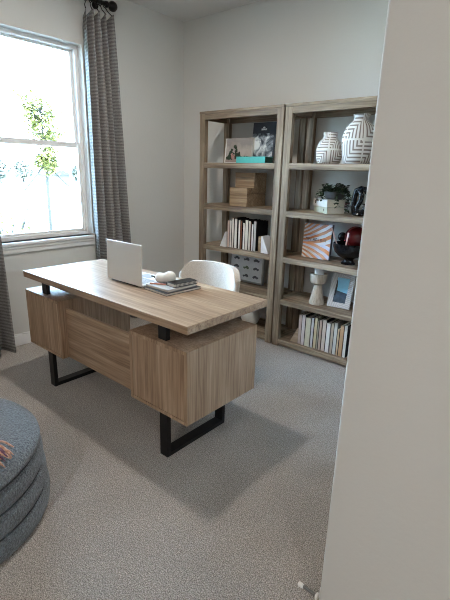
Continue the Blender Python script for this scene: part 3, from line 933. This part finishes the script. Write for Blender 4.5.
for i in range(9):
    w = 0.015; zb, zt = 0.138, 0.160
    y0, y1 = -0.002, -0.0012
    box(b, x, x + 0.0035, y0, y1, zb, zt, M=Rm)
    if i % 3 != 2: box(b, x + w - 0.0035, x + w, y0, y1, zb + (0.008 if i % 4 == 1 else 0), zt, M=Rm)
    if i % 2 == 0: box(b, x + 0.0035, x + w - 0.0035, y0, y1, zt - 0.0035, zt, M=Rm)
    else: box(b, x + 0.0035, x + w - 0.0035, y0, y1, zb + 0.008, zb + 0.0115, M=Rm)
    x += 0.0215
build('lettering', b, ink, pf, label='row of small dark letters')

bw = thing('footed_bowl', 'glossy black footed bowl right of the swirl canvas', 'bowl', (-0.117, 1.822, Z3))
build('bowl', vase_mesh([(0, 0.045), (0.035, 0.042), (0.075, 0.058), (0.108, 0.092), (0.122, 0.13), (0.124, 0.158), (0.118, 0.158), (0.115, 0.13), (0.10, 0.098), (0.07, 0.068), (0, 0.056)], 40), black_gloss, bw, smooth=True, angle=60)
build('foot', vase_mesh([(0, 0), (0.052, 0), (0.054, 0.01), (0.042, 0.02), (0.036, 0.032), (0.04, 0.045), (0, 0.046)], 30), black_gloss, bw, smooth=True, angle=50)
o = build('red_ball', sphere(BM(), (0, 0, 0), 0.084, seg=32), red_gloss, smooth=True, loc=(-0.084, 1.836, Z3 + 0.202))
tag(o, 'dark red glossy ball resting in the black footed bowl', 'ornament')
o = build('black_ball', sphere(BM(), (0, 0, 0), 0.034, seg=28), black_gloss, smooth=True, loc=(-0.198, 1.852, Z3 + 0.196))
tag(o, 'black glossy ball behind the reflection streaks in the footed bowl', 'ornament')
def glint(lab, p0, p1):  # reflections on the glossy bowl and ball, built as thin pale rods
    b = BM(); c = (Vector(p0) + Vector(p1)) / 2
    tube(b, [Vector(p0) - c, Vector(p1) - c], [0.0042, 0.0062], 8)
    o = build('glint', b, glint_pink, smooth=True, loc=c); tag(o, lab, 'glint', 'pale reflection streaks built on the black bowl')
glint('pale pink stick built as a reflection streak at the left rim of the black bowl', (-0.182, 1.768, Z3 + 0.115), (-0.238, 1.745, Z3 + 0.265))
glint('pale pink stick built as a reflection streak in front of the dark red ball', (-0.118, 1.745, Z3 + 0.106), (-0.100, 1.736, Z3 + 0.245))

# --- right bookcase, fourth shelf: candle holder, candle, photo frame
chd = build('candle_holder', vase_mesh([(0, 0), (0.060, 0), (0.061, 0.012), (0.052, 0.05), (0.040, 0.10), (0.032, 0.14), (0.031, 0.158), (0.045, 0.168), (0.060, 0.176), (0.064, 0.21), (0.066, 0.246), (0.050, 0.248), (0.046, 0.236), (0, 0.234)], 36), pale_wood, smooth=True, loc=(-0.335, 1.792, Z4), angle=45)
tag(chd, 'whitewashed wooden hourglass candle holder on the fourth shelf', 'candle holder')
cn = thing('candle', 'short white pillar candle in the wooden holder', 'candle', (-0.335, 1.792, Z4 + 0.2365))
build('wax', vase_mesh([(0, 0), (0.039, 0), (0.040, 0.004), (0.040, 0.058), (0.036, 0.063), (0.0, 0.060)], 28), wax, cn, smooth=True, angle=50)
b = BM(); tube(b, [(0, 0, 0.059), (0.001, 0, 0.066), (0.003, 0, 0.071)], 0.0012, 5); build('wick', b, dark_plastic, cn)

def herring():
    k = NT('herringbone_frame')
    s = k.add('ShaderNodeSeparateXYZ'); k.l(k.coord(), s.inputs[0])
    d = k.math('ADD', k.math('ABSOLUTE', s.outputs[0]), s.outputs[2])
    w = k.math('SINE', k.math('MULTIPLY', d, 2 * PI / 0.011))
    k.color(k.ramp(k.math('ADD', k.math('MULTIPLY', w, .5), .5), [(0.3, (0.36, 0.34, 0.33)), (0.6, (0.72, 0.70, 0.69))])); k.rough(0.4)
    k.bump(w, 0.3, 0.002)
    return k.m
pf = thing('framed_photo', 'white herringbone photo frame leaning back beside the candle holder', 'picture frame', (-0.150, 1.788, Z4 + 0.0065), math.radians(5))
Rm = Matrix.Rotation(math.radians(-20), 4, 'X')
W, HH, e = 0.090, 0.276, 0.040
b = BM()
box(b, -W, -W + e, 0, 0.018, 0, HH, 0.002, M=Rm); box(b, W - e, W, 0, 0.018, 0, HH, 0.002, M=Rm)
box(b, -W + e, W - e, 0, 0.018, 0, e, 0.002, M=Rm); box(b, -W + e, W - e, 0, 0.018, HH - e, HH, 0.002, M=Rm)
build('frame', b, herring(), pf)
ph_ = build('photo', box(BM(), -W + e, W - e, 0.006, 0.010, e, HH - e, M=Rm), plain('photo_pale_blue', (0.27, 0.60, 0.78), 0.3, var=0.06), pf)  # pale blue ground of the framed sheet
b = BM(); poly(b, [(-W + e, 0.0055, e), (W - e, 0.0055, e), (W - e, 0.0055, 0.118), (-W + e, 0.0055, 0.135)], (0, -0.0005, 0), M=Rm)
build('photo_lower_part', b, plain('photo_dark_slate', (0.055, 0.085, 0.12), 0.3, var=0.3), ph_)  # dark slate lower part
b = BM(); poly(b, [(-W + e, 0.0048, 0.09), (-W + e + 0.012, 0.0048, 0.09), (-W + e + 0.014, 0.0048, 0.165), (-W + e + 0.006, 0.0048, 0.21), (-W + e, 0.0048, 0.22)], (0, -0.0004, 0), M=Rm)
build('photo_left_strip', b, dark_plastic, ph_)  # narrow dark strip along the left edge
b = BM(); poly(b, [(-0.03, 0.02, HH * .6), (0.03, 0.02, HH * .6), (0.03, 0.028, HH * .6), (-0.03, 0.028, HH * .6)], (0, 0, 0.01), M=Rm)
hl = Rm @ Vector((0, 0.022, HH * .62)); hf = Vector((0, 0.175, -0.005))
poly(b, [hl + Vector((-0.025, 0, 0)), hl + Vector((0.025, 0, 0)), hf + Vector((0.035, 0, 0)), hf + Vector((-0.035, 0, 0))], (0, 0.004, 0))
build('easel_back', b, dark_plastic, pf)

# --- right bookcase, bottom shelf: books and wedge
X5 = lambda px, py: un(px, py, 1.715)[0]
low = [(298.2, 301.2, (0.52, 0.42, 0.37), 'rose grey book'), (301.4, 305.0, (0.64, 0.58, 0.57), 'pinkish white book'), (305.2, 310.4, (0.62, 0.60, 0.47), 'thick pale green cream book'),
       (310.6, 313.4, (0.56, 0.56, 0.56), 'pale grey book'), (313.6, 316.6, (0.55, 0.47, 0.30), 'straw yellow book'), (316.8, 318.6, (0.34, 0.31, 0.24), 'thin olive brown book'),
       (318.8, 321.4, (0.46, 0.34, 0.28), 'rose brown book'), (321.6, 325.6, (0.56, 0.47, 0.39), 'thick pinkish beige book'), (326.0, 330.0, (0.72, 0.71, 0.68), 'bright white book'),
       (330.2, 333.2, (0.44, 0.37, 0.29), 'tan grey book'), (333.4, 336.8, (0.56, 0.57, 0.53), 'silver grey book'), (337.0, 339.2, (0.58, 0.46, 0.30), 'short mustard cream book'),
       (339.4, 343.3, (0.48, 0.30, 0.17), 'orange tan book'), (343.5, 347.0, (0.64, 0.62, 0.57), 'off white book'),]
for i, (a, c, colr, lab) in enumerate(low):
    py = 327 + (a - 298) * 0.24
    xa, xb = X5(a, py), X5(c, py)
    h = 0.252 + 0.010 * math.sin(i * 2.1) - (0.022 if 'short' in lab else 0)
    nxt = (' at the left end of the bottom shelf row, beside the wooden wedge' if i == 0 else ' on the bottom shelf, right of the ' + low[i - 1][3])
    book_proto('book', xa, 1.715 + random.uniform(0, .005), Z5, xb - xa - 0.0008, 0.18, h, bookcol(colr), lab + nxt, 'books on the bottom shelf of the right bookcase', cover=bookcol(tuple(x * .35 for x in colr)) if i % 2 == 0 and i < 13 else bookcol(BLK))
wedge('wooden triangular wedge bookend left of the bottom shelf books', X5(289.6, 335), X5(298.0, 330), False, wedge_wood, 1.725, Z5, 0.130, 0.09)

# ------------------------------------------------------------------ ottoman and throw
OC = (-0.590, -0.893); OR = 0.455
ot = thing('ottoman', 'round blue grey boucle ottoman with stacked seams at the left', 'ottoman', (OC[0], OC[1], 0))
prof = [(0, 0.003), (OR - 0.03, 0.003), (OR - 0.012, 0.012)]
for k in range(3):
    z0 = 0.094 * k
    for q in (0.15, 0.3, 0.5, 0.7, 0.88):
        prof.append((OR - 0.008 - 0.007 * k + 0.009 * math.sin(q * PI), z0 + 0.094 * q))
    prof.append((OR - 0.021 - 0.007 * k, z0 + 0.094))
TR, TZ, TB = 0.320, 0.302, 0.060
for q in range(0, 13):
    a = q / 12 * PI / 2
    prof.append((TR + 0.117 * math.cos(a), TZ + TB * math.sin(a)))
prof += [(0.22, TZ + TB + .003), (0.1, TZ + TB + 0.005), (0, TZ + TB + 0.005)]
build('body', lathe(BM(), prof, 72), boucle_blue, ot, smooth=True)
for k, z in enumerate((0.094, 0.188, 0.282)):
    b = BM(); rs = OR - 0.019 - 0.007 * k; tube(b, [(rs * math.cos(2 * PI * i / 72), rs * math.sin(2 * PI * i / 72), z) for i in range(72)], 0.0045, 6, closed=True)
    build('seam', b, boucle_seam, ot, smooth=True)
def otop(x, y):
    r = math.hypot(x - OC[0], y - OC[1])
    if r < TR: return TZ + TB + 0.005
    a = min(1.0, (r - TR) / 0.117)
    return TZ + 0.001 + TB * math.sqrt(max(0, 1 - a * a)) + 0.004 * (1 - a)
tw = thing('throw_blanket', 'coral and plum fringed throw lying on the ottoman', 'throw', (-0.62, -0.95, 0.39))
t = bmesh.new(); g = []
P0 = Vector((-0.255, -0.845)); ex = Vector((0.55, -0.83)).normalized(); ey = Vector((-0.83, -0.55)).normalized()
for i in range(13):
    row = []
    for j in range(19):
        p = P0 + ex * (i - 6) * 0.024 + ey * j * 0.026
        z = otop(p.x, p.y) + 0.006 + 0.004 * math.sin(i * 1.1) * math.sin(j * .7)
        row.append(t.verts.new((p.x, p.y, z)))
    g.append(row)
for i in range(12):
    for j in range(18):
        t.faces.new((g[i][j], g[i + 1][j], g[i + 1][j + 1], g[i][j + 1]))
o = build('cloth', t, throw_mat, tw, smooth=True, world=True)
m = o.modifiers.new('s', 'SOLIDIFY'); m.thickness = 0.005; m.offset = 1
rnd = random.Random(5)
for i in range(14):
    p = P0 + ex * (i * 0.0215 - 0.142)
    b = BM()
    for s_ in range(4):
        pts = []
        ang = rnd.uniform(-.35, .35); dd = (-ey * math.cos(ang) + ex * math.sin(ang))
        L = rnd.uniform(.075, .105)
        for q in range(7):
            v = q / 6
            pp = p + dd * L * v + ex * 0.006 * math.sin(v * 5 + s_)
            r = math.hypot(pp.x - OC[0], pp.y - OC[1])
            z = otop(pp.x, pp.y) + 0.010 + 0.012 * math.sin(v * PI) + 0.003 * s_
            pts.append((pp.x, pp.y, z))
        tube(b, pts, [0.004, 0.004, 0.0035, 0.004, 0.0045, 0.004, 0.002], 6)
    build('tassel', b, throw_plum if i % 4 == 1 else throw_mat, tw, smooth=True, world=True)

# ------------------------------------------------------------------ ceiling lamps
def downlight(label, x, y, power, col=(1, 0.90, 0.80), size=0.10):
    r = thing('ceiling_downlight', label, 'ceiling light', (x, y, H), 0, 'recessed ceiling lights')
    build('trim_ring', lathe(BM(), [(0.062, -0.001), (0.085, -0.001), (0.088, -0.005), (0.080, -0.009), (0.064, -0.008), (0.062, -0.001)], 32), trim_white, r, smooth=True)
    build('lens', lathe(BM(), [(0, -0.004), (0.0615, -0.004), (0.0615, -0.002), (0, -0.002)], 28), emit('lamp_lens_%d' % int(abs(x * 100)), col, 12), r)
    L = bpy.data.lights.new('downlight_beam', 'AREA'); L.shape = 'DISK'; L.size = size; L.energy = power; L.color = col
    o = link(bpy.data.objects.new('downlight_beam', L)); o.location = (0, 0, -0.012); o.parent = r
downlight('recessed ceiling light over the desk', -0.75, 0.385, 23)
downlight('recessed ceiling light in the hall behind the near wall', 2.4, -1.7, 15, (1, 0.96, 0.91))
downlight('added fill light in the ceiling by the far hall wall behind the camera', 1.0, -2.9, 27, (1, 0.94, 0.87))  # unseen fill added to brighten the near wall and foreground carpet

# ------------------------------------------------------------------ outdoors
grass_m = plain('dry_lawn', (0.55, 0.56, 0.46), 0.9, var=0.12, scale=3)
b = BM(); box(b, -120, WX - T - 0.02, -80, 120, -0.35, -0.22)
o = build('ground_outside', b, grass_m); o['kind'] = 'structure'
leaf_lit = plain('young_leaf', (0.112, 0.108, 0.022), 0.6, var=0.35, scale=12)
leaf_far = plain('far_leaf', (0.11, 0.115, 0.09), 0.7, var=0.3, scale=2)
bark = plain('bark', (0.020, 0.018, 0.015), 0.9, var=0.2)
tr = thing('young_tree', 'slender young tree held by guy straps outside the window', 'tree', (-9.0, 4.15, -0.22))
b = BM(); tube(b, [(0, 0, 0), (0.01, 0, 1.0), (0.0, 0.02, 1.8), (0.02, 0.0, 2.5), (0.0, 0.0, 3.0)], [0.040, 0.036, 0.028, 0.016, 0.006], 10)
rnd = random.Random(21); tips = []
for i in range(44):
    z = rnd.uniform(1.35, 2.85); a = rnd.uniform(0, 2 * PI); L = (0.42 if z < 2.0 else 0.60) * rnd.uniform(.5, 1.05)
    s0 = Vector((0, 0, z)); e0 = s0 + Vector((math.cos(a) * L * .75, math.sin(a) * L * .75, L * .62))
    tube(b, [s0, s0.lerp(e0, .5) + Vector((0, 0, .03)), e0], [0.008, 0.006, 0.003], 6); tips.append((s0, e0))
build('trunk', b, bark, tr, smooth=True)
fo = BM()
for s0, e0 in tips:
    for q in range(54):
        p = s0.lerp(e0, rnd.uniform(.35, 1.1)) + Vector((rnd.gauss(0, .07), rnd.gauss(0, .07), rnd.gauss(0, .07)))
        leaf(fo, p, Vector((rnd.uniform(-1, 1), rnd.uniform(-1, 1), rnd.uniform(-.6, .5))), rnd.uniform(.07, .12), rnd.uniform(.028, .045))
build('foliage', fo, leaf_lit, tr)
for s_ in (-1, 1):
    b = BM(); tube(b, [(0.0, 0, 1.72), (0.1, s_ * 0.62, 1.1)], 0.017, 6); tube(b, [(0.1, s_ * 0.62, 1.1), (0.17, s_ * 1.05, 0.66)], 0.004, 5); build('guy_strap', b, bark, tr)
bs = thing('garden_shrub', 'leafy shrub below the left part of the window', 'shrub', (-5.6, 1.60, -0.22))
b = BM(); fo = BM(); rnd = random.Random(8)
for i in range(40):
    a = rnd.uniform(0, 2 * PI); L = rnd.uniform(.5, 1.1); e0 = Vector((math.cos(a) * .36 * L, math.sin(a) * .40 * L, L))
    tube(b, [(0, 0, 0), e0 * .5 + Vector((0, 0, .08)), e0], [.012, .009, .004], 5)
    for q in range(20):
        p = e0 * rnd.uniform(.35, 1.05) + Vector((rnd.gauss(0, .06), rnd.gauss(0, .06), rnd.gauss(0, .05)))
        leaf(fo, p, Vector((rnd.uniform(-1, 1), rnd.uniform(-1, 1), rnd.uniform(-.4, .6))), rnd.uniform(.05, .08), rnd.uniform(.02, .03))
build('stems', b, bark, bs); build('foliage', fo, leaf_lit, bs)
b = BM(); tube(b, [(0, 0, 0), (0, -0.015, 1.0)], 0.016, 8); o = build('garden_stake', b, bark, smooth=True, loc=(-6.0, 2.2, -0.22)); tag(o, 'thin dark stake standing right of the shrub outside', 'stake')
def far_tree(lab, x, y, w, h, seed):
    r = thing('distant_tree', lab, 'tree', (x, y, -0.22), 0, 'distant trees on the horizon')
    rnd = random.Random(seed)
    bb = BM(); tube(bb, [(0, 0, 0), (0, 0, h * .55)], [0.14, 0.08], 7); build('trunk', bb, bark, r)
    ff = BM()
    for i in range(420):
        a = rnd.uniform(0, 2 * PI); rr = math.sqrt(rnd.random()); zz = rnd.uniform(-1, 1)
        k = math.sqrt(max(0, 1 - zz * zz * .9))
        p = Vector((rr * k * w * math.cos(a), rr * k * w * math.sin(a), h * .62 + zz * h * .38))
        leaf(ff, p, Vector((rnd.uniform(-1, 1), rnd.uniform(-1, 1), rnd.uniform(-.5, .5))), .42, .17)
    build('foliage', ff, leaf_far, r)
for q in (('round distant tree at the window\'s left edge', -46, 18.6, 1.0, 2.2, 1), ('distant tree left of the young tree', -50, 22.9, 1.3, 2.2, 2),
          ('distant tree right of the young tree, near the window frame', -40, 24.0, 0.8, 2.0, 3), ('broad distant tree behind the young tree', -54, 28.5, 1.3, 2.4, 4)):
    far_tree(*q)
hs = thing('distant_house', 'low dark roofed house far beyond the young tree', 'house', (-41, 21.7, -0.22))
build('walls', box(BM(), -1.5, 1.5, -0.85, 0.85, 0, 1.0), plain('far_brick', (0.045, 0.04, 0.036), 0.9), hs)
b = BM(); poly(b, [(-1.7, -1.0, 1.0), (-1.7, 1.0, 1.0), (-1.7, 0, 1.5)], (3.4, 0, 0)); build('roof', b, plain('far_roof', (0.02, 0.02, 0.022), 0.9), hs)
b = BM()
for i in range(14):
    box(b, -0.04, 0.04, -9 + i * .75 - .04, -9 + i * .75 + .04, 0, 1.2)
box(b, -0.02, 0.02, -9.1, 0.9, 0.95, 1.17); box(b, -0.02, 0.02, -9.1, 0.9, 0.4, 0.5)
o = build('distant_fence', b, plain('far_fence', (0.03, 0.03, 0.03), 0.9), loc=(-41, 17.2, -0.22)); tag(o, 'dark rail fence on the horizon at the window\'s left', 'fence')

# ------------------------------------------------------------------ sky, sun, view
w = bpy.data.worlds.new('sky'); S.world = w; w.use_nodes = True
bg = w.node_tree.nodes['Background']
bg.inputs[0].default_value = (0.46, 0.71, 1.0, 1); bg.inputs[1].default_value = 43.0
sun = bpy.data.lights.new('sun', 'SUN'); sun.energy = 22; sun.angle = math.radians(0.6); sun.color = (1, 0.95, 0.86)
so = link(bpy.data.objects.new('sun', sun))
so.rotation_euler = Vector((-0.62, 0.25, -0.75)).to_track_quat('-Z', 'Y').to_euler()
S.view_settings.view_transform = 'Standard'; S.view_settings.look = 'None'; S.view_settings.gamma = 1.0
S.view_settings.use_curve_mapping = False
S.view_settings.exposure = 0.22
cy = S.cycles
cy.use_denoising = True
cy.denoising_prefilter = 'NONE'
cy.filter_width = 1.0
cy.max_bounces = 10; cy.diffuse_bounces = 6; cy.glossy_bounces = 4; cy.transparent_max_bounces = 12
cy.sample_clamp_indirect = 8.0
